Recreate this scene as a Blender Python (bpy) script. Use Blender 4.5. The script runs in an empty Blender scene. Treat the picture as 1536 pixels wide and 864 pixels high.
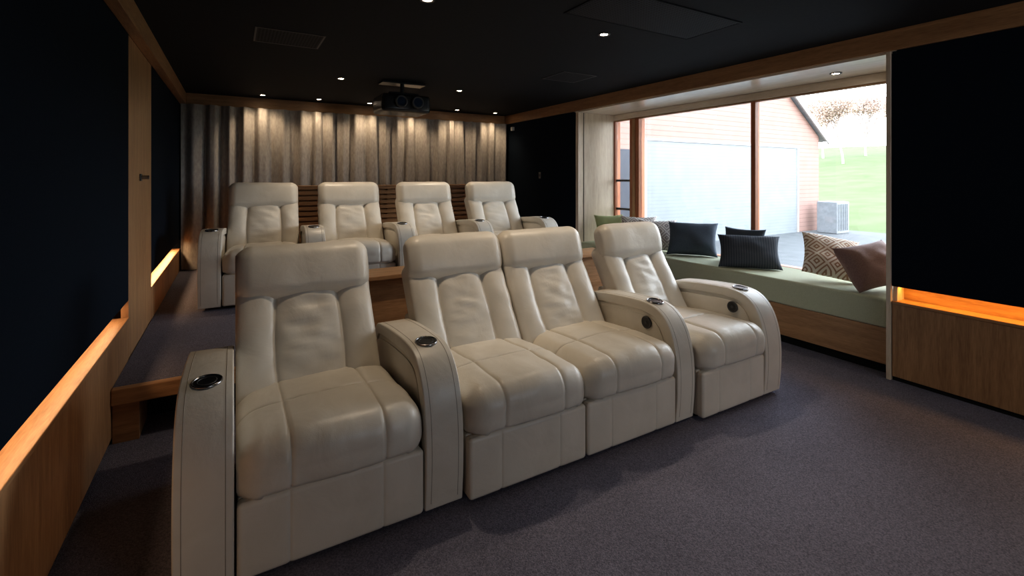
import bpy, bmesh, math, random
from mathutils import Vector, Matrix, noise
random.seed(7)
scene = bpy.context.scene
COL = scene.collection

# ------------------------------------------------------------------ materials
def new_mat(name):
    m = bpy.data.materials.new(name); m.use_nodes = True
    nt = m.node_tree; b = nt.nodes['Principled BSDF']
    return m, nt, b
def N(nt, t, **kw):
    n = nt.nodes.new(t)
    for k, v in kw.items(): setattr(n, k, v)
    return n
def ramp(nt, c0, c1, p0=0.3, p1=0.7):
    r = N(nt, 'ShaderNodeValToRGB')
    r.color_ramp.elements[0].position = p0; r.color_ramp.elements[1].position = p1
    r.color_ramp.elements[0].color = (*c0, 1); r.color_ramp.elements[1].color = (*c1, 1)
    return r
def coords(nt, scale=(1,1,1), rot=(0,0,0), kind='Object'):
    tc = N(nt, 'ShaderNodeTexCoord'); mp = N(nt, 'ShaderNodeMapping')
    mp.inputs['Scale'].default_value = scale; mp.inputs['Rotation'].default_value = rot
    nt.links.new(tc.outputs[kind], mp.inputs['Vector']); return mp
def simple(name, c, rough=0.5, metal=0.0, emit=None, es=0, var=0.12, sc=12):
    m, nt, b = new_mat(name)
    mp = coords(nt); n = N(nt, 'ShaderNodeTexNoise'); n.inputs['Scale'].default_value = sc
    nt.links.new(mp.outputs[0], n.inputs['Vector'])
    r = ramp(nt, [x*(1-var) for x in c], [min(1, x*(1+var)) for x in c])
    nt.links.new(n.outputs['Fac'], r.inputs[0]); nt.links.new(r.outputs[0], b.inputs['Base Color'])
    b.inputs['Roughness'].default_value = rough; b.inputs['Metallic'].default_value = metal
    if emit:
        b.inputs['Emission Color'].default_value = (*emit, 1); b.inputs['Emission Strength'].default_value = es
    return m
def noisy(name, c0, c1, scale, rough, bump=0.3, dist=0.01, stretch=(1,1,1), detail=4, sheen=0, spec=None):
    m, nt, b = new_mat(name)
    mp = coords(nt, stretch); n = N(nt, 'ShaderNodeTexNoise')
    n.inputs['Scale'].default_value = scale; n.inputs['Detail'].default_value = detail
    nt.links.new(mp.outputs[0], n.inputs['Vector'])
    r = ramp(nt, c0, c1); nt.links.new(n.outputs['Fac'], r.inputs[0])
    nt.links.new(r.outputs[0], b.inputs['Base Color'])
    bp = N(nt, 'ShaderNodeBump'); bp.inputs['Strength'].default_value = bump; bp.inputs['Distance'].default_value = dist
    nt.links.new(n.outputs['Fac'], bp.inputs['Height']); nt.links.new(bp.outputs[0], b.inputs['Normal'])
    b.inputs['Roughness'].default_value = rough
    if sheen: b.inputs['Sheen Weight'].default_value = sheen
    if spec is not None: b.inputs['Specular IOR Level'].default_value = spec
    return m
def wood(name, c0, c1, stretch, rough=0.45, scale=1.0):
    m, nt, b = new_mat(name)
    mp = coords(nt, stretch)
    n1 = N(nt, 'ShaderNodeTexNoise'); n1.inputs['Scale'].default_value = 3*scale; n1.inputs['Detail'].default_value = 8; n1.inputs['Distortion'].default_value = 0.8
    n2 = N(nt, 'ShaderNodeTexNoise'); n2.inputs['Scale'].default_value = 22*scale; n2.inputs['Detail'].default_value = 5
    nt.links.new(mp.outputs[0], n1.inputs['Vector']); nt.links.new(mp.outputs[0], n2.inputs['Vector'])
    mx = N(nt, 'ShaderNodeMath', operation='MULTIPLY_ADD'); mx.inputs[1].default_value = 0.45
    nt.links.new(n2.outputs['Fac'], mx.inputs[0])
    m2 = N(nt, 'ShaderNodeMath', operation='MULTIPLY'); m2.inputs[1].default_value = 0.55
    nt.links.new(n1.outputs['Fac'], m2.inputs[0]); nt.links.new(m2.outputs[0], mx.inputs[2])
    r = ramp(nt, c0, c1, 0.36, 0.62); nt.links.new(mx.outputs[0], r.inputs[0])
    nt.links.new(r.outputs[0], b.inputs['Base Color']); b.inputs['Roughness'].default_value = rough
    bp = N(nt, 'ShaderNodeBump'); bp.inputs['Strength'].default_value = 0.15; bp.inputs['Distance'].default_value = 0.003
    nt.links.new(mx.outputs[0], bp.inputs['Height']); nt.links.new(bp.outputs[0], b.inputs['Normal'])
    return m
OAK0, OAK1 = (0.32,0.17,0.08), (0.50,0.29,0.145)
M_oakY = wood('oak_grain_y', OAK0, OAK1, (9,0.7,9))
M_oakX = wood('oak_grain_x', OAK0, OAK1, (0.7,9,9))
M_oakZ = wood('oak_grain_z', OAK0, OAK1, (9,9,0.7))
M_pale = wood('pale_oak', (0.62,0.50,0.37), (0.77,0.66,0.52), (9,9,0.7))
M_soffit = wood('soffit_oak', (0.68,0.58,0.46), (0.82,0.72,0.60), (9,0.7,9), 0.25)
M_red = wood('cedar_frame', (0.34,0.11,0.045), (0.50,0.19,0.085), (9,9,0.7))
M_fabric = noisy('navy_acoustic_fabric', (0.006,0.010,0.018), (0.012,0.020,0.033), 400, 0.95, 0.3, 0.002, spec=0.1)
M_ceil = noisy('charcoal_ceiling', (0.014,0.016,0.020), (0.018,0.020,0.025), 60, 0.8, 0.05, 0.002, spec=0.25)
M_black = simple('black_void', (0.004,0.004,0.004), 0.9)
def carpet():
    m, nt, b = new_mat('grey_loop_carpet')
    mp = coords(nt)
    v = N(nt, 'ShaderNodeTexVoronoi'); v.inputs['Scale'].default_value = 220
    n = N(nt, 'ShaderNodeTexNoise'); n.inputs['Scale'].default_value = 2.2; n.inputs['Detail'].default_value = 6
    n3 = N(nt, 'ShaderNodeTexNoise'); n3.inputs['Scale'].default_value = 170; n3.inputs['Detail'].default_value = 3
    for q in (v, n, n3): nt.links.new(mp.outputs[0], q.inputs['Vector'])
    r = ramp(nt, (0.130,0.128,0.170), (0.27,0.265,0.335), 0.33, 0.68)
    nt.links.new(n3.outputs['Fac'], r.inputs[0])
    mx = N(nt, 'ShaderNodeMixRGB', blend_type='MULTIPLY'); mx.inputs[0].default_value = 0.4
    r2 = ramp(nt, (0.7,0.7,0.7), (1,1,1), 0.35, 0.65); nt.links.new(n.outputs['Fac'], r2.inputs[0])
    nt.links.new(r.outputs[0], mx.inputs[1]); nt.links.new(r2.outputs[0], mx.inputs[2])
    nt.links.new(mx.outputs[0], b.inputs['Base Color'])
    bp = N(nt, 'ShaderNodeBump'); bp.inputs['Strength'].default_value = 0.5; bp.inputs['Distance'].default_value = 0.005
    nt.links.new(v.outputs['Distance'], bp.inputs['Height']); nt.links.new(bp.outputs[0], b.inputs['Normal'])
    b.inputs['Roughness'].default_value = 0.95; b.inputs['Specular IOR Level'].default_value = 0.15
    return m
M_carpet = carpet()
def leather():
    m, nt, b = new_mat('cream_leather')
    mp = coords(nt)
    n = N(nt, 'ShaderNodeTexNoise'); n.inputs['Scale'].default_value = 6; n.inputs['Detail'].default_value = 5; n.inputs['Distortion'].default_value = 0.6
    v = N(nt, 'ShaderNodeTexVoronoi'); v.inputs['Scale'].default_value = 260
    for q in (v, n): nt.links.new(mp.outputs[0], q.inputs['Vector'])
    r = ramp(nt, (0.69,0.645,0.57), (0.76,0.715,0.64)); nt.links.new(n.outputs['Fac'], r.inputs[0])
    nt.links.new(r.outputs[0], b.inputs['Base Color'])
    b1 = N(nt, 'ShaderNodeBump'); b1.inputs['Strength'].default_value = 0.28; b1.inputs['Distance'].default_value = 0.02
    nt.links.new(n.outputs['Fac'], b1.inputs['Height'])
    b2 = N(nt, 'ShaderNodeBump'); b2.inputs['Strength'].default_value = 0.12; b2.inputs['Distance'].default_value = 0.001
    nt.links.new(v.outputs['Distance'], b2.inputs['Height']); nt.links.new(b1.outputs[0], b2.inputs['Normal'])
    nt.links.new(b2.outputs[0], b.inputs['Normal'])
    b.inputs['Roughness'].default_value = 0.38; b.inputs['Specular IOR Level'].default_value = 0.45
    return m
M_leather = leather()
M_seam = simple('seam_piping', (0.36,0.32,0.27), 0.6)
M_metal = simple('brushed_steel', (0.36,0.36,0.37), 0.25, 1.0, var=0.05)
M_blackpl = simple('black_plastic', (0.015,0.015,0.017), 0.3)
M_greypl = simple('dark_grey_plastic', (0.06,0.06,0.065), 0.4)
M_projpl = simple('projector_casing', (0.022,0.023,0.026), 0.25)
M_curtain = noisy('linen_curtain', (0.31,0.295,0.285), (0.42,0.40,0.385), 45, 1.0, 0.25, 0.003, (1,1,0.4), spec=0.05)
M_green = noisy('olive_upholstery', (0.50,0.52,0.37), (0.57,0.59,0.44), 150, 0.85, 0.2, 0.002)
M_lens = simple('lens_glass', (0.03,0.05,0.09), 0.05, 0.3)

def glass():
    m = bpy.data.materials.new('window_glass'); m.use_nodes = True; nt = m.node_tree; nt.nodes.clear()
    o = N(nt, 'ShaderNodeOutputMaterial'); t = N(nt, 'ShaderNodeBsdfTransparent'); g = N(nt, 'ShaderNodeBsdfGlossy')
    g.inputs['Roughness'].default_value = 0.02; mx = N(nt, 'ShaderNodeMixShader'); f = N(nt, 'ShaderNodeFresnel'); f.inputs[0].default_value = 1.3
    nt.links.new(f.outputs[0], mx.inputs[0]); nt.links.new(t.outputs[0], mx.inputs[1]); nt.links.new(g.outputs[0], mx.inputs[2])
    nt.links.new(mx.outputs[0], o.inputs[0]); return m
M_glass = glass()
def lines_mat(name, c0, c1, axis, period, rough=0.7, bump=0.4, width=0.12):
    m, nt, b = new_mat(name)
    tc = N(nt, 'ShaderNodeTexCoord'); s = N(nt, 'ShaderNodeSeparateXYZ'); nt.links.new(tc.outputs['Object'], s.inputs[0])
    d = N(nt, 'ShaderNodeMath', operation='DIVIDE'); d.inputs[1].default_value = period; nt.links.new(s.outputs[axis], d.inputs[0])
    f = N(nt, 'ShaderNodeMath', operation='FRACT'); nt.links.new(d.outputs[0], f.inputs[0])
    r = ramp(nt, c0, c1, 0.0, width); nt.links.new(f.outputs[0], r.inputs[0])
    n = N(nt, 'ShaderNodeTexNoise'); n.inputs['Scale'].default_value = 3; nt.links.new(tc.outputs['Object'], n.inputs['Vector'])
    mx = N(nt, 'ShaderNodeMixRGB', blend_type='MULTIPLY'); mx.inputs[0].default_value = 0.2
    nt.links.new(r.outputs[0], mx.inputs[1]); nt.links.new(n.outputs['Fac'], mx.inputs[2]); nt.links.new(mx.outputs[0], b.inputs['Base Color'])
    bp = N(nt, 'ShaderNodeBump'); bp.inputs['Strength'].default_value = bump; bp.inputs['Distance'].default_value = 0.01
    nt.links.new(r.outputs[0], bp.inputs['Height']); nt.links.new(bp.outputs[0], b.inputs['Normal'])
    b.inputs['Roughness'].default_value = rough; b.inputs['Specular IOR Level'].default_value = 0.2; return m

# ------------------------------------------------------------------ mesh helpers
def link(ob, parent=None):
    COL.objects.link(ob)
    if parent: ob.parent = parent
    return ob
def empty(name, loc=(0,0,0), rot=(0,0,0)):
    e = bpy.data.objects.new(name, None); e.location = loc; e.rotation_euler = rot; e.empty_display_size = 0.1
    COL.objects.link(e); return e
def mesh_obj(name, verts, faces, mat, parent=None, smooth=False, loc=(0,0,0), rot=(0,0,0)):
    me = bpy.data.meshes.new(name); me.from_pydata([tuple(v) for v in verts], [], faces); me.update()
    bm = bmesh.new(); bm.from_mesh(me); bmesh.ops.recalc_face_normals(bm, faces=bm.faces); bm.to_mesh(me); bm.free()
    if mat: me.materials.append(mat)
    if smooth: me.polygons.foreach_set('use_smooth', [True]*len(me.polygons))
    ob = bpy.data.objects.new(name, me); ob.location = loc; ob.rotation_euler = rot
    return link(ob, parent)
def box(name, x0,x1,y0,y1,z0,z1, mat, parent=None, bevel=0.0):
    c = Vector(((x0+x1)/2,(y0+y1)/2,(z0+z1)/2)); hx,hy,hz=(x1-x0)/2,(y1-y0)/2,(z1-z0)/2
    v=[(sx*hx,sy*hy,sz*hz) for sx in(-1,1) for sy in(-1,1) for sz in(-1,1)]
    f=[(0,1,3,2),(4,6,7,5),(0,4,5,1),(2,3,7,6),(0,2,6,4),(1,5,7,3)]
    ob = mesh_obj(name, v, f, mat, parent, loc=c)
    if bevel:
        b = ob.modifiers.new('bevel','BEVEL'); b.width = bevel; b.segments = 3
    return ob
def cyl(name, r, h, mat, parent=None, loc=(0,0,0), rot=(0,0,0), seg=32, r2=None, bevel=0):
    r2 = r if r2 is None else r2
    v=[];f=[]
    for i in range(seg):
        a=2*math.pi*i/seg; v.append((r*math.cos(a),r*math.sin(a),-h/2))
    for i in range(seg):
        a=2*math.pi*i/seg; v.append((r2*math.cos(a),r2*math.sin(a),h/2))
    for i in range(seg):
        j=(i+1)%seg; f.append((i,j,seg+j,seg+i))
    f.append(tuple(range(seg))[::-1]); f.append(tuple(range(seg,2*seg)))
    ob = mesh_obj(name, v, f, mat, parent, loc=loc, rot=rot)
    if bevel:
        b = ob.modifiers.new('bevel','BEVEL'); b.width = bevel; b.segments = 2; b.limit_method='ANGLE'
    return ob
def ring(name, ro, ri, h, mat, parent=None, loc=(0,0,0), rot=(0,0,0), seg=36):
    v=[];f=[]
    prof=[(ri,-h/2),(ri,h/2*0.7),((ri+ro)/2,h/2),(ro,h/2*0.6),(ro,-h/2)]
    k=len(prof)
    for i in range(seg):
        a=2*math.pi*i/seg
        for (r,z) in prof: v.append((r*math.cos(a),r*math.sin(a),z))
    for i in range(seg):
        j=(i+1)%seg
        for q in range(k):
            p=(q+1)%k; f.append((i*k+q,j*k+q,j*k+p,i*k+p))
    return mesh_obj(name,v,f,mat,parent,smooth=True,loc=loc,rot=rot)
def tube(name, pts, r, mat, parent=None):
    cu = bpy.data.curves.new(name,'CURVE'); cu.dimensions='3D'; cu.bevel_depth=r; cu.bevel_resolution=2
    s = cu.splines.new('POLY'); s.points.add(len(pts)-1)
    for i,p in enumerate(pts): s.points[i].co=(*p,1)
    cu.materials.append(mat); ob=bpy.data.objects.new(name,cu); return link(ob,parent)

def axis_coords(h, r, m, extra=()):
    out=[]
    k=6
    for i in range(k+1): out.append(h-r + r*math.tan(math.radians(45*i/k)))
    mid=[-(h-r)+2*(h-r)*i/m for i in range(m+1)]
    s=set(round(x,5) for x in out)|set(round(-x,5) for x in out)|set(round(x,5) for x in mid)
    for e in extra:
        for o in (-.016,-.008,-.003,0,.003,.008,.016):
            if abs(e+o)<h-r: s.add(round(e+o,5))
    L=sorted(s); res=[L[0]]
    for x in L[1:]:
        if x-res[-1]>0.0015: res.append(x)
    res[-1]=h; res[0]=-h
    return res
def pillow_box(name, half, r, mat, parent, loc, rot=(0,0,0), m=(14,12,6), ex=((),(),()), deform=None):
    X=axis_coords(half[0],r,m[0],ex[0]); Y=axis_coords(half[1],r,m[1],ex[1]); Z=axis_coords(half[2],r,m[2],ex[2])
    nx,ny,nz=len(X)-1,len(Y)-1,len(Z)-1
    idx={}; verts=[]
    H=Vector(half); I=H-Vector((r,r,r))
    def vid(i,j,k):
        key=(i,j,k)
        if key not in idx:
            q=Vector((X[i],Y[j],Z[k]))
            inn=Vector([max(-I[a],min(I[a],q[a])) for a in range(3)])
            d=(q-inn)
            d=d.normalized() if d.length>1e-6 else Vector((0,0,1))
            p=inn+d*r
            if deform: p=deform(p,d)
            idx[key]=len(verts); verts.append(p)
        return idx[key]
    F=[]
    for i in range(nx):
        for j in range(ny):
            for k in (0,nz): F.append((vid(i,j,k),vid(i+1,j,k),vid(i+1,j+1,k),vid(i,j+1,k)))
    for i in range(nx):
        for k in range(nz):
            for j in (0,ny): F.append((vid(i,j,k),vid(i+1,j,k),vid(i+1,j,k+1),vid(i,j,k+1)))
    for j in range(ny):
        for k in range(nz):
            for i in (0,nx): F.append((vid(i,j,k),vid(i,j+1,k),vid(i,j+1,k+1),vid(i,j,k+1)))
    return mesh_obj(name,verts,F,mat,parent,smooth=True,loc=loc,rot=rot)

# ------------------------------------------------------------------ constants
H=2.49; XL=-0.57; XR=4.05; YB=7.15; YF=-2.6; TR=2.345
LED_T=0.565; PAN_B=0.67; RZ=0.30; RY=3.30
WX=4.72; BY0=1.58; BY1=5.12; HEAD=2.25

# ------------------------------------------------------------------ room shell
box('floor', XL-0.25, XR+0.16, YF, YB+0.1, -0.1, 0.0, M_carpet)
box('ceiling', XL-0.25, XR+0.16, YF, YB+0.1, H, H+0.12, M_ceil)
box('wall_back', XL-0.25, XR+0.16, YB, YB+0.12, 0, H, M_fabric)
FWX0,FWX1,FWZ0,FWZ1=2.0,3.4,1.15,2.1
wf=empty('wall_front')
box('below', XL-0.25, XR+0.16, YF-0.1, YF, 0, FWZ0, M_fabric, wf)
box('above', XL-0.25, XR+0.16, YF-0.1, YF, FWZ1, H, M_fabric, wf)
box('left', XL-0.25, FWX0, YF-0.1, YF, FWZ0, FWZ1, M_fabric, wf)
box('right', FWX1, XR+0.16, YF-0.1, YF, FWZ0, FWZ1, M_fabric, wf)
w2=empty('added_front_window')  # unseen window added behind the camera to bring in front daylight
box('frame_top',FWX0,FWX1,YF-0.08,YF+0.02,FWZ1-0.05,FWZ1,M_red,w2,0.003)
box('frame_bottom',FWX0,FWX1,YF-0.08,YF+0.02,FWZ0,FWZ0+0.05,M_red,w2,0.003)
for i,x in enumerate((FWX0,(FWX0+FWX1)/2-0.025,FWX1-0.05)):
    box('frame_post_%d'%i,x,x+0.05,YF-0.08,YF+0.02,FWZ0+0.051,FWZ1-0.051,M_red,w2,0.003)
box('glass',FWX0+0.02,FWX1-0.02,YF-0.035,YF-0.029,FWZ0+0.02,FWZ1-0.02,M_glass,w2)

def side_wall(name, xin, sgn, spans, parts_top=TR):
    e = empty(name)
    def bx(n, a, b, y0,y1,z0,z1, mat, bev=0):
        xa, xb = xin+sgn*a, xin+sgn*b
        return box(n, min(xa,xb), max(xa,xb), y0,y1,z0,z1, mat, e, bev)
    for i,(y0,y1) in enumerate(spans):
        bx('structure_%d'%i, 0.13, 0.22, y0,y1,0,H, M_oakY)
        bx('fabric_panel_%d'%i, 0.0, 0.128, y0,y1,PAN_B,parts_top, M_fabric, 0.004)
        n=max(1,round((y1-y0)/1.25)); w=(y1-y0)/n
        for k in range(n):
            bx('wainscot_%d_%d'%(i,k), 0.0, 0.035, y0+k*w+0.002, y0+(k+1)*w-0.002, 0.03, LED_T-0.022, M_oakZ, 0.002)
        bx('ledge_%d'%i, -0.004, 0.128, y0,y1,LED_T-0.02,LED_T, M_oakY, 0.003)
        bx('plinth_%d'%i, 0.012, 0.05, y0,y1,0,0.03, M_black)
    return e
wl = side_wall('wall_left', XL, -1, [(YF,3.80),(4.76,YB)])
box('structure_door', XL-0.22, XL-0.13, 3.80, 4.76, 0, H, M_oakY, wl)
wr = side_wall('wall_right', XR, 1, [(YF,BY0-0.03),(BY1+0.06,YB)])
box('lintel', XR, XR+0.16, BY0-0.03, BY1+0.06, TR+0.002, H, M_fabric, wr)

def cove(xin, sgn, y0, y1, power, color):
    x = xin+sgn*0.06
    l = bpy.data.lights.new('cove_led','AREA'); l.shape='RECTANGLE'; l.size=0.03; l.size_y=(y1-y0)-0.06; l.energy=power*(y1-y0); l.color=color
    o = bpy.data.objects.new('cove_led_light', l); o.location=(x,(y0+y1)/2,PAN_B-0.006); COL.objects.link(o)
cove(XR,1,YF+1.2,BY0-0.03, 1.9,(1,0.46,0.09))
cove(XR,1,BY1+0.06,YB, 1,(1,0.50,0.12))
cove(XL,-1,YF+1.6,3.80, 1.1,(1,0.64,0.36))
cove(XL,-1,4.76,YB-0.1, 2.6,(1,0.62,0.32))

d1 = empty('door_1')
box('door_leaf', XL-0.04, XL, 3.805, 4.755, RZ+0.002, TR, M_oakZ, d1, 0.003)
box('handle_plate', XL, XL+0.008, 4.20, 4.27, 1.42, 1.47, M_blackpl, d1, 0.002)
cyl('handle_knob', 0.014, 0.05, M_metal, d1, (XL+0.026,4.235,1.445), (0,math.pi/2,0), bevel=0.003)
box('door_infill', XL-0.10, XL-0.02, 3.805, 4.755, 0, RZ-0.002, M_oakZ, d1)

box('trim_1', XL, XL+0.065, YF, YB, TR, H-0.001, M_oakY, bevel=0.003)
box('trim_2', XR-0.03, XR, YF, YB-0.05, TR, H-0.001, M_oakY, bevel=0.003)
box('trim_3', XL+0.066, XR-0.031, YB-0.05, YB, TR, H-0.001, M_oakX, bevel=0.003)
box('trim_4', XR-0.012, XR+0.02, BY0-0.028, BY0, 0, TR-0.001, M_pale, bevel=0.002)

# ------------------------------------------------------------------ bay window
bay = empty('wall_bay')
box('soffit', XR, WX+0.12, BY0-0.06, BY1+0.1, TR-0.018, TR, M_soffit, bay)
box('roof', XR+0.17, WX+0.35, BY0-0.3, BY1+0.3, TR+0.002, TR+0.16, M_pale, bay)
box('far_return', XR, WX-0.03, BY1, BY1+0.055, 0, TR-0.02, M_pale, bay)
box('far_return_joint', XR+0.09, XR+0.10, BY1-0.003, BY1, 0.56, TR-0.02, M_black, bay)
box('near_return', XR+0.022, WX+0.05, BY0-0.055, BY0-0.029, 0, TR-0.02, M_pale, bay)
box('under_window', WX-0.02, WX+0.1, BY0-0.05, BY1+0.05, -0.1, 0.5, M_oakY, bay)
box('bay_floor', XR+0.165, WX-0.02, BY0-0.03, BY1, -0.1, 0.0, M_black, bay)
w1 = empty('window_1')
SILL=0.5
box('head_frame', WX-0.03, WX+0.07, BY0-0.029, BY1+0.05, HEAD, TR-0.02, M_soffit, w1, 0.003)
box('head_inner', WX-0.01, WX+0.05, BY0-0.029, BY1+0.05, HEAD-0.015, HEAD, M_oakY, w1, 0.003)
box('sill_frame', WX-0.018, WX+0.09, BY0-0.029, BY1+0.05, SILL, SILL+0.06, M_red, w1, 0.004)
box('post_corner', WX-0.035, WX+0.08, 4.63, 4.80, SILL+0.061, HEAD-0.016, M_red, w1, 0.004)
box('post_corner_inner', WX-0.045, WX-0.036, 4.69, 4.74, SILL+0.061, HEAD-0.016, M_oakZ, w1)
box('mullion', WX-0.03, WX+0.05, 2.985, 3.035, SILL+0.061, HEAD-0.016, M_red, w1, 0.004)
box('jamb_far', WX-0.02, WX+0.08, BY1-0.02, BY1+0.05, SILL+0.061, HEAD-0.016, M_red, w1, 0.004)
for i,(a,b) in enumerate([(BY0-0.02,2.985),(3.035,4.63),(4.80,BY1-0.02)]):
    box('glass_%d'%i, WX+0.02, WX+0.026, a, b, SILL+0.055, HEAD-0.01, M_glass, w1)
box('rail_low', WX, WX+0.04, 4.80, BY1-0.02, 0.98,1.01, M_greypl, w1)
box('rail_mid', WX, WX+0.04, 4.80, BY1-0.02, 1.38,1.41, M_greypl, w1)

def portal(loc, rot, sx, sy):
    pl = bpy.data.lights.new('daylight_portal','AREA'); pl.shape='RECTANGLE'; pl.size=sx; pl.size_y=sy
    po = bpy.data.objects.new('daylight_portal', pl); po.location=loc; po.rotation_euler=rot
    COL.objects.link(po); pl.cycles.is_portal=True
portal((WX+0.13,(BY0+BY1)/2,1.42),(0,math.radians(90),0),1.75,3.5)
portal(((FWX0+FWX1)/2,YF-0.12,(FWZ0+FWZ1)/2),(math.radians(90),0,0),FWX1-FWX0,FWZ1-FWZ0)  # portal for the added front window

bench = empty('window_seat_bench')
BXF=XR+0.05
box('kick', BXF+0.06, WX-0.03, BY0+0.01, BY1-0.01, 0.001, 0.08, M_black, bench)
n=4; L=(BY1-0.01-BY0-0.01)/n
for i in range(n):
    y0=BY0+0.01+i*L
    box('drawer_front_%d'%i, BXF, BXF+0.02, y0+0.003, y0+L-0.003, 0.08, 0.345, M_oakY, bench, 0.002)
box('carcass', BXF+0.022, WX-0.03, BY0+0.01, BY1-0.01, 0.081, 0.345, M_oakY, bench)
def bdef(p,d):
    return p + d*0.004*noise.noise(p*4)
pillow_box('seat_pad', ((WX-0.03-XR-0.035)/2,(BY1-BY0-0.03)/2,0.108), 0.02, M_green, bench, ((WX-0.03+XR+0.035)/2,(BY0+BY1)/2,0.345+0.109), m=(10,40,4), deform=bdef)

# ------------------------------------------------------------------ riser platform
rs = empty('carpeted_riser_platform')
box('deck', XL+0.002, XR-0.002, RY+0.03, YB-0.001, 0.21, RZ, M_carpet, rs)
box('nosing', XL+0.002, XR-0.002, RY-0.02, RY+0.03, 0.215, RZ+0.002, M_oakX, rs, 0.006)
box('riser_back', XL+0.002, XR-0.002, RY+0.30, RY+0.32, 0.001, 0.209, M_black, rs)
box('riser_end', XL+0.004, XL+0.12, RY+0.01, RY+0.29, 0.001, 0.209, M_oakX, rs)
box('riser_face', 0.6, XR-0.01, RY+0.01, RY+0.03, 0.001, 0.209, M_oakX, rs)

ct = empty('wood_drinks_counter')
box('top', 0.25, 3.0, RY-0.02, RY+0.27, 0.735, 0.765, M_oakX, ct, 0.004)
box('body', 0.30, 2.95, RY+0.04, RY+0.25, RZ+0.003, 0.734, M_oakX, ct, 0.003)

# ------------------------------------------------------------------ recliners
def puff(d,A,Lc): return A*(1-math.exp(-abs(d)/Lc))
def catmull(P, n=8):
    out=[]
    for i in range(len(P)-1):
        p0=P[max(0,i-1)];p1=P[i];p2=P[i+1];p3=P[min(len(P)-1,i+2)]
        for k in range(n):
            t=k/n
            out.append(tuple(0.5*((2*p1[a])+(-p0[a]+p2[a])*t+(2*p0[a]-5*p1[a]+4*p2[a]-p3[a])*t*t+(-p0[a]+3*p1[a]-3*p2[a]+p3[a])*t**3) for a in range(2)))
    out.append(P[-1]); return out
ARM_TOP = catmull([(0.008,0.025),(-0.004,0.16),(-0.006,0.30),(0.006,0.42),(0.040,0.53),(0.095,0.61),(0.17,0.655),(0.28,0.670),(0.46,0.663),(0.66,0.645),(0.79,0.62),(0.85,0.56)],7)
def offset_path(P, o):
    out=[]
    for i,p in enumerate(P):
        a=P[max(0,i-1)]; b=P[min(len(P)-1,i+1)]
        tx,tz=b[0]-a[0],b[1]-a[1]; l=math.hypot(tx,tz) or 1
        out.append((p[0]+tz/l*o, p[1]-tx/l*o))
    return out
def extrude_profile(name, poly, x0, x1, mat, parent, bev, seg=4):
    n=len(poly); v=[(x0,p[0],p[1]) for p in poly]+[(x1,p[0],p[1]) for p in poly]
    f=[tuple(range(n)), tuple(range(n,2*n))[::-1]]+[(i,(i+1)%n,n+(i+1)%n,n+i) for i in range(n)]
    ob=mesh_obj(name,v,f,mat,parent,smooth=True)
    b=ob.modifiers.new('bevel','BEVEL'); b.width=bev; b.segments=seg; b.limit_method='ANGLE'; b.angle_limit=math.radians(50)
    return ob
def arm(parent, xc, AW, tag, button=0):
    w=AW/2-0.003
    inner=offset_path(ARM_TOP, 0.06)
    core=[p for p in offset_path(ARM_TOP,0.012)]
    core=[(0.02,0.025)]+[p for p in core if p[1]>0.03]+[(0.85,0.025)]
    extrude_profile('arm_core_'+tag, core, xc-w+0.012, xc+w-0.012, M_leather, parent, 0.012,3)
    band=list(ARM_TOP)+inner[::-1]
    extrude_profile('arm_pad_'+tag, band, xc-w, xc+w, M_leather, parent, 0.022,5)
    for s in (-1,1):
        pts=[(xc+s*(w-0.026),p[0],p[1]) for p in offset_path(ARM_TOP,0.0008)[2:-4]]
        tube('arm_seam_%s_%d'%(tag,s), pts, 0.0018, M_seam, parent)
    for s in (-1,1):
        pp=offset_path(ARM_TOP,0.085); pp=[p for p in pp if p[1]>0.06]
        poly=[(0.11,0.07)]+pp+[(0.74,0.07)]
        poly=[p for p in poly if p[0]<0.76]
        xa=xc+s*(w-0.013); xb=xc+s*(w-0.006)
        extrude_profile('arm_panel_%s_%d'%(tag,s), poly, min(xa,xb), max(xa,xb), M_leather, parent, 0.003,2)
    cy=0.235; cz=0.6685
    e=(math.radians(5),0,0)
    ring('cup_rim_'+tag,0.053,0.046,0.012,M_metal,parent,(xc,cy,cz),e)
    cyl('cup_well_'+tag,0.0475,0.006,M_blackpl,parent,(xc,cy,cz-0.0005),e)
    ring('cup_inner_'+tag,0.034,0.030,0.005,M_greypl,parent,(xc,cy,cz+0.002),e)
    if button:
        s=button
        xx=xc+s*(w+0.001)
        ring('button_rim_'+tag,0.038,0.030,0.012,M_greypl,parent,(xx,0.235,0.548),(0,s*math.pi/2,0))
        cyl('button_face_'+tag,0.031,0.008,M_blackpl,parent,(xx,0.235,0.548),(0,math.pi/2,0),bevel=0.002)
        cyl('button_hub_'+tag,0.010,0.014,M_greypl,parent,(xx,0.235,0.548),(0,math.pi/2,0),bevel=0.002)

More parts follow.
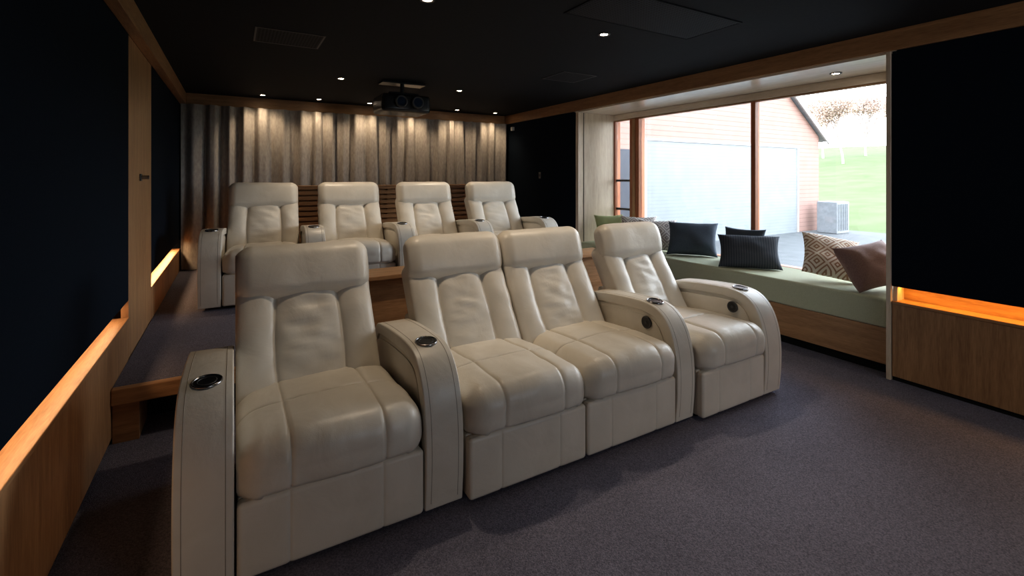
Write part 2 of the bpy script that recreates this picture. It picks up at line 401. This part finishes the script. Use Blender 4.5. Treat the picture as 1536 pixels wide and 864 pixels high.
def seat(parent, xc, SW, tag, seed=0, BW=None, bx=0.0, by=0.0):
    w=SW/2-0.003; sx=0.5*w
    bw=(BW/2-0.003) if BW else w; xb=xc+bx
    box('seat_base_'+tag, xc-w+0.004, xc+w-0.004, 0.045, 0.88, 0.03, 0.30, M_leather, parent, 0.01)
    def d1(p,d):
        o=0
        if d.y<-0.3: o=puff(abs(abs(p.x)-sx),0.006,0.006)*min(1,-d.y)
        return p+d*o
    pillow_box('footrest_panel_'+tag,(w-0.002,0.025,0.135),0.018,M_leather,parent,(xc,0.028,0.163),m=(16,2,6),ex=((-sx,sx),(),()),deform=d1)
    hy=0.375; hz=0.104
    ysm=-0.06
    def d2(p,d):
        if d.z<-0.5: return p
        k=min(abs(abs(p.x)-sx), w-abs(p.x)+0.03)
        if d.z>0.4: k=min(k,abs(p.y-ysm))
        o=puff(k,0.011,0.006)
        o+=0.028*(1-(p.x/w)**2)*max(0,d.z)
        o+=0.008*noise.noise(Vector((p.x*6+seed,p.y*5,p.z*6)))+0.003*noise.noise(Vector((p.x*22+seed,p.y*16,p.z*16)))
        q=p+d*o
        if d.y<-0.1: q.y-=0.020*(1-(p.x/w)**2)
        q.x=max(-w,min(w,q.x))
        q.z-=0.03*max(0,(p.y+0.1))/0.4
        return q
    pillow_box('seat_cushion_'+tag,(w,hy,hz),0.088,M_leather,parent,(xc,0.355,0.380),m=(20,18,6),ex=((-sx,sx),(ysm,),()),deform=d2)
    tilt=math.radians(-32)
    hb=0.33; tb=0.08
    def sm(z): return (0.142+0.016*(1-((z+0.06)/0.3)**2))*bw/0.325
    def d3(p,d):
        o=0
        if d.y<-0.05:
            s=sm(p.z); k=abs(abs(p.x)-s)
            o=puff(k,0.020,0.012)*min(1,-d.y*1.2)
            if abs(p.x)>s:
                u=(abs(p.x)-s)/(bw-s); o+=0.018*math.sin(max(0,min(1,u))*math.pi)*-d.y
            else:
                fade=1-(p.x/s)**2
                o+=0.012*fade*-d.y
                o+=fade*(0.010*noise.noise(Vector((p.x*5+seed,0,p.z*12)))+0.009*noise.noise(Vector((p.x*7+seed*2,3,p.z*30+p.x*6))))
            o+=0.005*noise.noise(Vector((p.x*12,seed,p.z*12)))
        q=p+d*o
        q.x=max(-bw,min(bw,q.x))
        return q
    pillow_box('backrest_'+tag,(bw,tb,hb),0.05,M_leather,parent,(xb,0.750+by,0.630),rot=(tilt,0,0),m=(34,4,34),ex=((-0.155,0.155,-0.14,0.14),(),()),deform=d3)
    def d4(p,d):
        o=0.005*noise.noise(Vector((p.x*6+seed,p.y*8,p.z*6)))
        if d.y<-0.1: o+=0.016*math.cos(p.z/0.15*math.pi/2)
        q=p+d*o
        q.x=max(-bw-0.001,min(bw+0.001,q.x)); return q
    pillow_box('headrest_'+tag,(bw,0.085,0.146),0.078,M_leather,parent,(xb,0.862+by,0.943),rot=(math.radians(-17),0,0),m=(16,2,8),deform=d4)
    box('back_shell_'+tag, xb-bw+0.01, xb+bw-0.01, 0.86,0.95,0.28,0.62,M_leather,parent,0.02)
    for i,(fx,fy) in enumerate(((-1,0.1),(1,0.1),(-1,0.75),(1,0.75))):
        cyl('foot_%s_%d'%(tag,i),0.02,0.03,M_blackpl,parent,(xc+fx*(w-0.06),fy,0.0155))

def place(name, loc, ang, pieces, seed):
    e=empty(name,loc,(0,0,ang)); x=0
    for k,pc in enumerate(pieces):
        wd=pc[1]
        if pc[0]=='S': seat(e,x+wd/2,wd,'%d'%k,seed+k*3.7,*pc[2:])
        else:
            arm(e,x+wd/2,wd,'%d'%k, button=-1 if pc[0]=='B' else 0)
            for i,fy in enumerate((0.10,0.70)):
                cyl('arm_foot_%d_%d'%(k,i),0.02,0.025,M_blackpl,e,(x+wd/2,fy,0.0135))
        x+=wd
    return x
x=-0.18
x+=place('recliner_armchair',(x,1.915,0),0,[('A',.185),('S',.693,.655,-.019),('A',.180)],1)+0.006
x+=place('recliner_loveseat',(x,1.880,0),0,[('S',.66,.634,-.013,.04),('S',.66,.655,-.0235,.03),('B',.155)],11)+0.006
x+=place('recliner_armchair',(x,1.830,0),0,[('S',.615,.606,-.0045,.06),('B',.185)],23)
AR=math.radians(-3.0)
xs=-0.27
pitch=0.835
for i in range(4):
    pcs=[('A',.18),('S',.65)]
    if i==3: pcs.append(('A',.18))
    place('recliner_armchair',(xs+i*pitch,4.80-0.115*i,RZ),AR,pcs,31+10*i)

# ------------------------------------------------------------------ curtain
def curtain():
    x0,x1=XL+0.01,XR-0.04; n=1100; rows=16; zt,zb=TR-0.0,RZ+0.01
    v=[];f=[]
    for j in range(rows+1):
        t=j/rows; z=zt+(zb-zt)*t
        for i in range(n+1):
            x=x0+(x1-x0)*i/n
            ph=x*2*math.pi/0.20+3.0*noise.noise(Vector((x*1.5,0,0.2)))+1.1*noise.noise(Vector((x*4.3,7,0.2)))+0.9*t*noise.noise(Vector((x*2.6,t*1.6,5)))
            a=0.034+0.024*noise.noise(Vector((x*3.1,1,t*0.5)))
            y=a*math.sin(ph)+0.009*math.sin(2.3*ph+1.0+t)+0.020*(0.25+t)*noise.noise(Vector((x*10,z*1.7,0)))
            v.append((x+0.010*math.cos(ph)*(0.3+t),y,z))
    for j in range(rows):
        for i in range(n):
            a=j*(n+1)+i; f.append((a,a+1,a+n+2,a+n+1))
    mesh_obj('curtain',v,f,M_curtain,None,True,loc=(0,YB-0.12,0))
curtain()

sc=empty('slatted_wood_screen')
for i in range(15):
    z=RZ+0.06+i*0.066
    box('slat_%d'%i,0.62,3.05,6.50,6.525,z,z+0.046,M_oakX,sc,0.003)
box('back_panel',0.66,3.02,6.56,6.575,RZ+0.003,1.30,M_oakX,sc)
for i,xx in enumerate((0.62,1.22,1.83,2.44,3.02)):
    box('post_%d'%i,xx,xx+0.03,6.526,6.559,RZ+0.002,1.315,M_oakZ,sc)
box('cap',0.60,3.07,6.49,6.58,1.316,1.336,M_oakX,sc,0.003)

# ------------------------------------------------------------------ downlights
M_glow = simple('lamp_glow',(1,.9,.75),0.5,emit=(1,0.82,0.6),es=40)
def downlight(x,y,energy,size=75,blend=0.7,z=H,col=(1,0.80,0.58),rad=0.03,tilt=0):
    e=empty('recessed_downlight',(x,y,z))
    ring('trim_ring',0.045,0.030,0.008,M_greypl,e,(0,0,-0.004),(math.pi,0,0))
    cyl('lamp_face',0.026,0.003,M_glow,e,(0,0,-0.003))
    l=bpy.data.lights.new('downlight_lamp','SPOT'); l.energy=energy; l.spot_size=math.radians(size); l.spot_blend=blend; l.color=col; l.shadow_soft_size=rad
    o=bpy.data.objects.new('lamp',l); o.location=(0,0,-0.025); o.rotation_euler=(tilt,0,0); link(o,e)
for (x,y,p) in [(0.98,2.65,34),(2.33,2.645,34),(0.98,5.24,32),(2.35,5.26,32),(0.98,0.05,10),(2.33,0.05,50)]:  # last two: unseen lamps continuing the grid, added as front fill light
    downlight(x,y,p,size=100,blend=0.9)
for i in range(6):
    downlight(0.32+0.67*i,6.80,19,size=115,blend=1.0,tilt=math.radians(10),col=(1,0.74,0.47))
downlight(4.40,2.08,6,z=TR-0.018)

def grille(x,y,w,d,name='ceiling_speaker_grille',em=None):
    e=empty(name,(x,y,H)); em=em or M_greypl
    for a,b,c,dd,nm in ((-w/2,w/2,-d/2,-d/2+0.012,'edge_a'),(-w/2,w/2,d/2-0.012,d/2,'edge_b'),(-w/2,-w/2+0.012,-d/2+0.012,d/2-0.012,'edge_c'),(w/2-0.012,w/2,-d/2+0.012,d/2-0.012,'edge_d')):
        box(nm,a,b,c,dd,-0.006,0,em,e)
    box('mesh_plate',-w/2+0.012,w/2-0.012,-d/2+0.012,d/2-0.012,-0.004,-0.001,M_grille,e)
def perf():
    m,nt,b=new_mat('perforated_grille'); mp=coords(nt,(1,1,1))
    v=N(nt,'ShaderNodeTexVoronoi'); v.inputs['Scale'].default_value=45; v.inputs['Randomness'].default_value=0
    nt.links.new(mp.outputs[0],v.inputs['Vector']); r=ramp(nt,(0.004,0.004,0.005),(0.04,0.042,0.05),0.3,0.42)
    nt.links.new(v.outputs['Distance'],r.inputs[0]); nt.links.new(r.outputs[0],b.inputs['Base Color']); b.inputs['Roughness'].default_value=0.7
    b.inputs['Specular IOR Level'].default_value=0.2
    return m
M_grille=perf()
grille(0.36,3.92,0.46,0.40); grille(3.02,3.97,0.42,0.40); grille(2.38,2.20,1.15,0.46,'ceiling_air_grille',M_ceil)

pj=empty('ceiling_projector',(1.62,5.15,0))
box('mount_plate',-0.24,0.24,-0.06,0.12,H-0.022,H-0.001,M_projpl,pj,0.003)
cyl('mount_pole',0.022,0.10,M_projpl,pj,(0,0.03,H-0.068))
box('mount_bar',-0.15,0.15,0.0,0.05,H-0.125,H-0.108,M_projpl,pj,0.003)
for i,xx in enumerate((-0.14,0.14)): box('mount_arm_%d'%i,xx-0.008,xx+0.008,-0.08,0.14,H-0.145,H-0.125,M_projpl,pj)
def pjd(p,d):
    q=p.copy()
    if d.y<-0.3: q.y-=0.03*(1-(p.x/0.26)**2)
    return q
pillow_box('body',(0.27,0.20,0.095),0.035,M_projpl,pj,(0,0.05,H-0.245),m=(12,8,4),deform=pjd)
for i,xx in enumerate((-0.085,0.095)):
    cyl('lens_barrel_%d'%i,0.068,0.09,M_projpl,pj,(xx,-0.18,H-0.24),(math.pi/2,0,0),bevel=0.006)
    ring('lens_ring_%d'%i,0.064,0.048,0.012,M_greypl,pj,(xx,-0.228,H-0.24),(math.pi/2,0,0))
    cyl('lens_%d'%i,0.048,0.004,M_lens,pj,(xx,-0.226,H-0.24),(math.pi/2,0,0))
for i in range(6): box('vent_%d'%i,0.185+i*0.011,0.189+i*0.011,-0.158,-0.150,H-0.29,H-0.20,M_greypl,pj)

sw=empty('wall_switch')
box('plate',XR-0.010,XR-0.001,6.02,6.08,1.42,1.52,M_metal,sw,0.002)
box('rocker',XR-0.014,XR-0.010,6.035,6.065,1.45,1.49,M_greypl,sw,0.001)
cm=empty('wall_motion_sensor',(XR-0.021,6.85,2.25))
box('body',-0.02,0.02,-0.03,0.03,-0.03,0.03,simple('white_plastic',(0.7,0.7,0.7),0.4),cm,0.005)

# ------------------------------------------------------------------ cushions
def cushion_mat(kind):
    if kind=='green': return noisy('moss_cushion',(0.40,0.44,0.22),(0.48,0.52,0.28),160,0.9,0.2,0.002)
    if kind=='dark': return noisy('slate_cushion',(0.08,0.105,0.14),(0.13,0.16,0.20),160,0.9,0.3,0.002)
    if kind=='stripe': return lines_mat('striped_charcoal_cushion',(0.14,0.15,0.17),(0.07,0.08,0.10),0,0.022,0.9,0.5,0.5)
    if kind=='brown': return noisy('brown_cushion',(0.27,0.165,0.145),(0.37,0.24,0.215),120,0.7,0.3,0.002)
    m,nt,b=new_mat('diamond_cushion_'+kind)
    tc=N(nt,'ShaderNodeTexCoord'); s=N(nt,'ShaderNodeSeparateXYZ'); nt.links.new(tc.outputs['Object'],s.inputs[0])
    def cell(out,per):
        q=N(nt,'ShaderNodeMath',operation='ADD'); q.inputs[1].default_value=5.0; nt.links.new(out,q.inputs[0])
        a=N(nt,'ShaderNodeMath',operation='PINGPONG'); a.inputs[1].default_value=per; nt.links.new(q.outputs[0],a.inputs[0]); return a
    a=cell(s.outputs[0],0.075); c=cell(s.outputs[1],0.075)
    ad=N(nt,'ShaderNodeMath',operation='ADD'); nt.links.new(a.outputs[0],ad.inputs[0]); nt.links.new(c.outputs[0],ad.inputs[1])
    p=N(nt,'ShaderNodeMath',operation='PINGPONG'); p.inputs[1].default_value=0.01875; nt.links.new(ad.outputs[0],p.inputs[0])
    c0,c1=((0.92,0.84,0.75),(0.46,0.28,0.19)) if kind=='beige' else ((0.88,0.83,0.80),(0.46,0.38,0.37))
    r=ramp(nt,c0,c1,0.0,1.0)
    mr=N(nt,'ShaderNodeMapRange'); mr.inputs['From Min'].default_value=0.0105; mr.inputs['From Max'].default_value=0.0125
    nt.links.new(p.outputs[0],mr.inputs['Value']); nt.links.new(mr.outputs[0],r.inputs[0])
    nt.links.new(r.outputs[0],b.inputs['Base Color']); b.inputs['Roughness'].default_value=0.9
    return m
def cushion(x,y,w,h,t,yaw,lean,kind,roll=0):
    n=26; v=[];f=[]
    for side in (-1,1):
        for j in range(n+1):
            for i in range(n+1):
                a=-1+2*i/n; b=-1+2*j/n
                px=w/2*a*(1-0.10*(1-b*b)); pz=h/2*b*(1-0.10*(1-a*a))
                th=t/2*((1-a*a)*(1-b*b))**0.42
                th*=1+0.18*noise.noise(Vector((a*2,b*2,x*3)))
                v.append((px,pz,side*th))
    m=(n+1)*(n+1)
    for s_ in (0,1):
        for j in range(n):
            for i in range(n):
                q=s_*m+j*(n+1)+i; f.append((q,q+1,q+n+2,q+n+1))
    me=bpy.data.meshes.new('throw_cushion'); me.from_pydata(v,[],f)
    bm=bmesh.new(); bm.from_mesh(me); bmesh.ops.remove_doubles(bm,verts=bm.verts,dist=0.0008); bmesh.ops.recalc_face_normals(bm,faces=bm.faces); bm.to_mesh(me); bm.free()
    me.polygons.foreach_set('use_smooth',[True]*len(me.polygons)); me.materials.append(cushion_mat(kind))
    ob=bpy.data.objects.new('throw_cushion',me)
    R=Matrix.Rotation(yaw,4,'Z')@Matrix.Rotation(lean,4,'X')@Matrix.Rotation(roll,4,'Y')@Matrix.Rotation(math.pi/2,4,'X')
    zs=min((R@Vector(p)).z for p in v)
    ob.matrix_world=Matrix.Translation((x,y,0.563-zs+0.002))@R
    COL.objects.link(ob)
r=math.radians
cushion(4.44,4.92,0.42,0.38,0.18,r(-20),r(-18),'green')
cushion(4.54,4.50,0.46,0.40,0.18,r(-50),r(-24),'pale')
cushion(4.38,4.02,0.44,0.40,0.18,r(-45),r(-24),'pale')
cushion(4.50,3.62,0.54,0.42,0.20,r(-55),r(-32),'dark')
cushion(4.36,2.84,0.56,0.37,0.20,r(-52),r(-38),'stripe')
cushion(4.57,3.04,0.42,0.36,0.12,r(-80),r(-14),'dark')
cushion(4.44,2.14,0.44,0.43,0.20,r(-42),r(-42),'beige',r(14))
cushion(4.32,1.79,0.44,0.38,0.24,r(-30),r(-34),'brown',r(-10))

# ------------------------------------------------------------------ exterior
M_clad=lines_mat('red_timber_cladding',(0.19,0.115,0.095),(0.34,0.215,0.18),2,0.11,0.8,0.5,0.15)
M_door=lines_mat('roller_door_ribs',(0.20,0.213,0.22),(0.235,0.25,0.258),2,0.075,0.5,0.4,0.3)
M_white=simple('white_trim_paint',(0.36,0.35,0.34),0.5)
M_pave=noisy('concrete_paving',(0.105,0.107,0.107),(0.13,0.132,0.132),3,0.95,0.1,spec=0.1)
M_grass=noisy('hill_grass',(0.088,0.108,0.050),(0.115,0.135,0.070),0.8,0.95,0.2,0.05,detail=10,spec=0.05)
gx0,gx1=5.0,14.0; gy=7.05
g=empty('garage_building')
v=[(gx0,gy,-0.02),(gx1,gy,-0.02),(gx1,gy,2.55),(9.5,gy,5.7),(gx0,gy,2.55)]
V=v+[(a,b+7,c) for a,b,c in v]
F=[(0,1,2,3,4),(9,8,7,6,5),(0,5,6,1),(1,6,7,2),(2,7,8,3),(3,8,9,4),(4,9,5,0)]
mesh_obj('gable_wall',V,F,M_clad,g)
box('roller_door',7.32,12.85,gy-0.03,gy-0.001,-0.02,2.2,M_door,g)
box('door_frame_top',7.25,12.95,gy-0.05,gy-0.001,2.2,2.24,M_white,g)
box('door_frame_side',12.85,12.93,gy-0.05,gy-0.001,-0.02,2.2,M_white,g)
box('door_frame_left',7.24,7.32,gy-0.05,gy-0.001,-0.02,2.2,M_white,g)
box('shaded_wall_panel',5.9,6.9,gy-0.05,gy-0.001,-0.02,2.0,simple('shaded_wall_dark',(0.03,0.035,0.05),0.5),g)  # invented dark panel: shade on the wall's left part put into colour
def plank(name,a,b,th,y0,y1,mat,parent):
    dx,dz=b[0]-a[0],b[1]-a[1]; l=math.hypot(dx,dz); nx_,nz_=-dz/l*th,dx/l*th
    P=[a,b,(b[0]+nx_,b[1]+nz_),(a[0]+nx_,a[1]+nz_)]
    v=[(p[0],y0,p[1]) for p in P]+[(p[0],y1,p[1]) for p in P]
    mesh_obj(name,v,[(0,1,2,3),(7,6,5,4),(0,4,5,1),(1,5,6,2),(2,6,7,3),(3,7,4,0)],mat,parent)
M_roof=simple('roof_iron',(0.26,0.27,0.28),0.5)
plank('roof_right',(14.25,2.42),(9.5,5.75),-0.07,gy-0.12,gy+7.2,M_roof,g)
plank('roof_left',(9.5,5.75),(4.75,2.42),-0.07,gy-0.12,gy+7.2,M_roof,g)
plank('barge_board',(14.25,2.34),(9.5,5.67),-0.12,gy-0.16,gy-0.12,M_white,g)
box('exterior_paving',WX+0.11,14.55,-30,gy+14,-0.14,-0.021,M_pave)
def hill():
    n=60; v=[];f=[]
    for j in range(n+1):
        for i in range(n+1):
            x=14.6+75*i/n; y=-20+95*j/n
            t=max(0,(x-14.6)); z=-0.05+ 0.085*t*(1-math.exp(-t/5)) +0.4*noise.noise(Vector((x*.05,y*.05,0)))*min(1,t/10)
            v.append((x,y,z))
    for j in range(n):
        for i in range(n):
            a=j*(n+1)+i; f.append((a,a+1,a+n+2,a+n+1))
    mesh_obj('grass_hill',v,f,M_grass,None,True)
hill()
M_bark=simple('tree_bark',(0.34,0.27,0.24),0.9)
M_leaf=simple('autumn_leaves',(0.50,0.38,0.32),0.8)
def tree(x,y,hh,seed):
    z=-0.05+0.085*(x-14.6)-0.2
    random.seed(seed); e=empty('autumn_tree',(x,y,z))
    cu=bpy.data.curves.new('branches','CURVE'); cu.dimensions='3D'; cu.bevel_depth=1.0; cu.bevel_resolution=1
    leaves=[]
    def br(p,d,l,r_,lev):
        s_=cu.splines.new('POLY'); s_.points.add(4); q=p.copy(); dd=d.copy()
        for k in range(5):
            s_.points[k].co=(*q,1); s_.points[k].radius=r_*(1-0.12*k)
            dd=(dd+Vector((random.uniform(-.15,.15),random.uniform(-.15,.15),random.uniform(0,.1)))).normalized()
            if k<4: q=q+dd*l/4
            if lev<4 and k>=2:
                for _ in range(2 if k==4 else 1):
                    nd=(dd+Vector((random.uniform(-.9,.9),random.uniform(-.9,.9),random.uniform(-.1,.6)))).normalized()
                    br(q,nd,l*0.66,r_*0.55,lev+1)
            if lev>=3: leaves.append(q.copy())
    br(Vector((0,0,-0.2)),Vector((0,0,1)),hh*0.30,hh*0.016,0)
    cu.materials.append(M_bark); link(bpy.data.objects.new('branches',cu),e)
    v=[];f=[]
    for q in leaves:
        for _ in range(7):
            c=q+Vector([random.uniform(-.45,.45) for _ in range(3)]); a=Vector([random.uniform(-.13,.13) for _ in range(3)]); b=Vector([random.uniform(-.13,.13) for _ in range(3)])
            n0=len(v); v+= [c,c+a,c+b]; f.append((n0,n0+1,n0+2))
    mesh_obj('leaves',v,f,M_leaf,e)
for (px_,d_,hh,sd) in ((1265,40,8,3),(1235,52,9,5),(1300,50,9,8),(1335,46,8,9),(1205,56,9,12)):
    rr_=d_*(px_-768)/712; th=math.radians(30.4)
    tree(rr_*math.cos(th)+d_*math.sin(th), d_*math.cos(th)-rr_*math.sin(th), hh, sd)
ac=empty('heat_pump_unit')
box('casing',13.3,13.9,6.25,6.75,-0.02,0.80,simple('grey_casing',(0.21,0.22,0.23),0.5),ac,0.02)
M_lou=simple('grey_louvre',(0.18,0.19,0.20),0.5)
for i in range(6): box('louvre_%d'%i,13.33+i*0.088,13.36+i*0.088,6.23,6.25,0.06,0.74,M_lou,ac)

# ------------------------------------------------------------------ world
w=bpy.data.worlds.new('overcast_sky'); scene.world=w; w.use_nodes=True; nt=w.node_tree
bg=nt.nodes['Background']; bg.inputs[1].default_value=8.5
tc=N(nt,'ShaderNodeTexCoord'); s_=N(nt,'ShaderNodeSeparateXYZ'); nt.links.new(tc.outputs['Generated'],s_.inputs[0])
rr=ramp(nt,(0.92,0.96,1.0),(0.70,0.84,1.0),0.0,0.8); nt.links.new(s_.outputs[2],rr.inputs[0]); nt.links.new(rr.outputs[0],bg.inputs[0])

# ------------------------------------------------------------------ camera
cam=bpy.data.cameras.new('camera'); cam.sensor_width=36; cam.lens=712/1536*36; cam.shift_y=-167/1536; cam.clip_start=0.05; cam.clip_end=300
co=bpy.data.objects.new('camera',cam); co.location=(0,0,1.45); co.rotation_euler=(math.radians(90),0,math.radians(-30.4)); COL.objects.link(co)
scene.camera=co
scene.view_settings.view_transform='Standard'; scene.view_settings.exposure=0.0
try: scene.view_settings.look='Medium High Contrast'
except Exception as ex: print('look', ex)
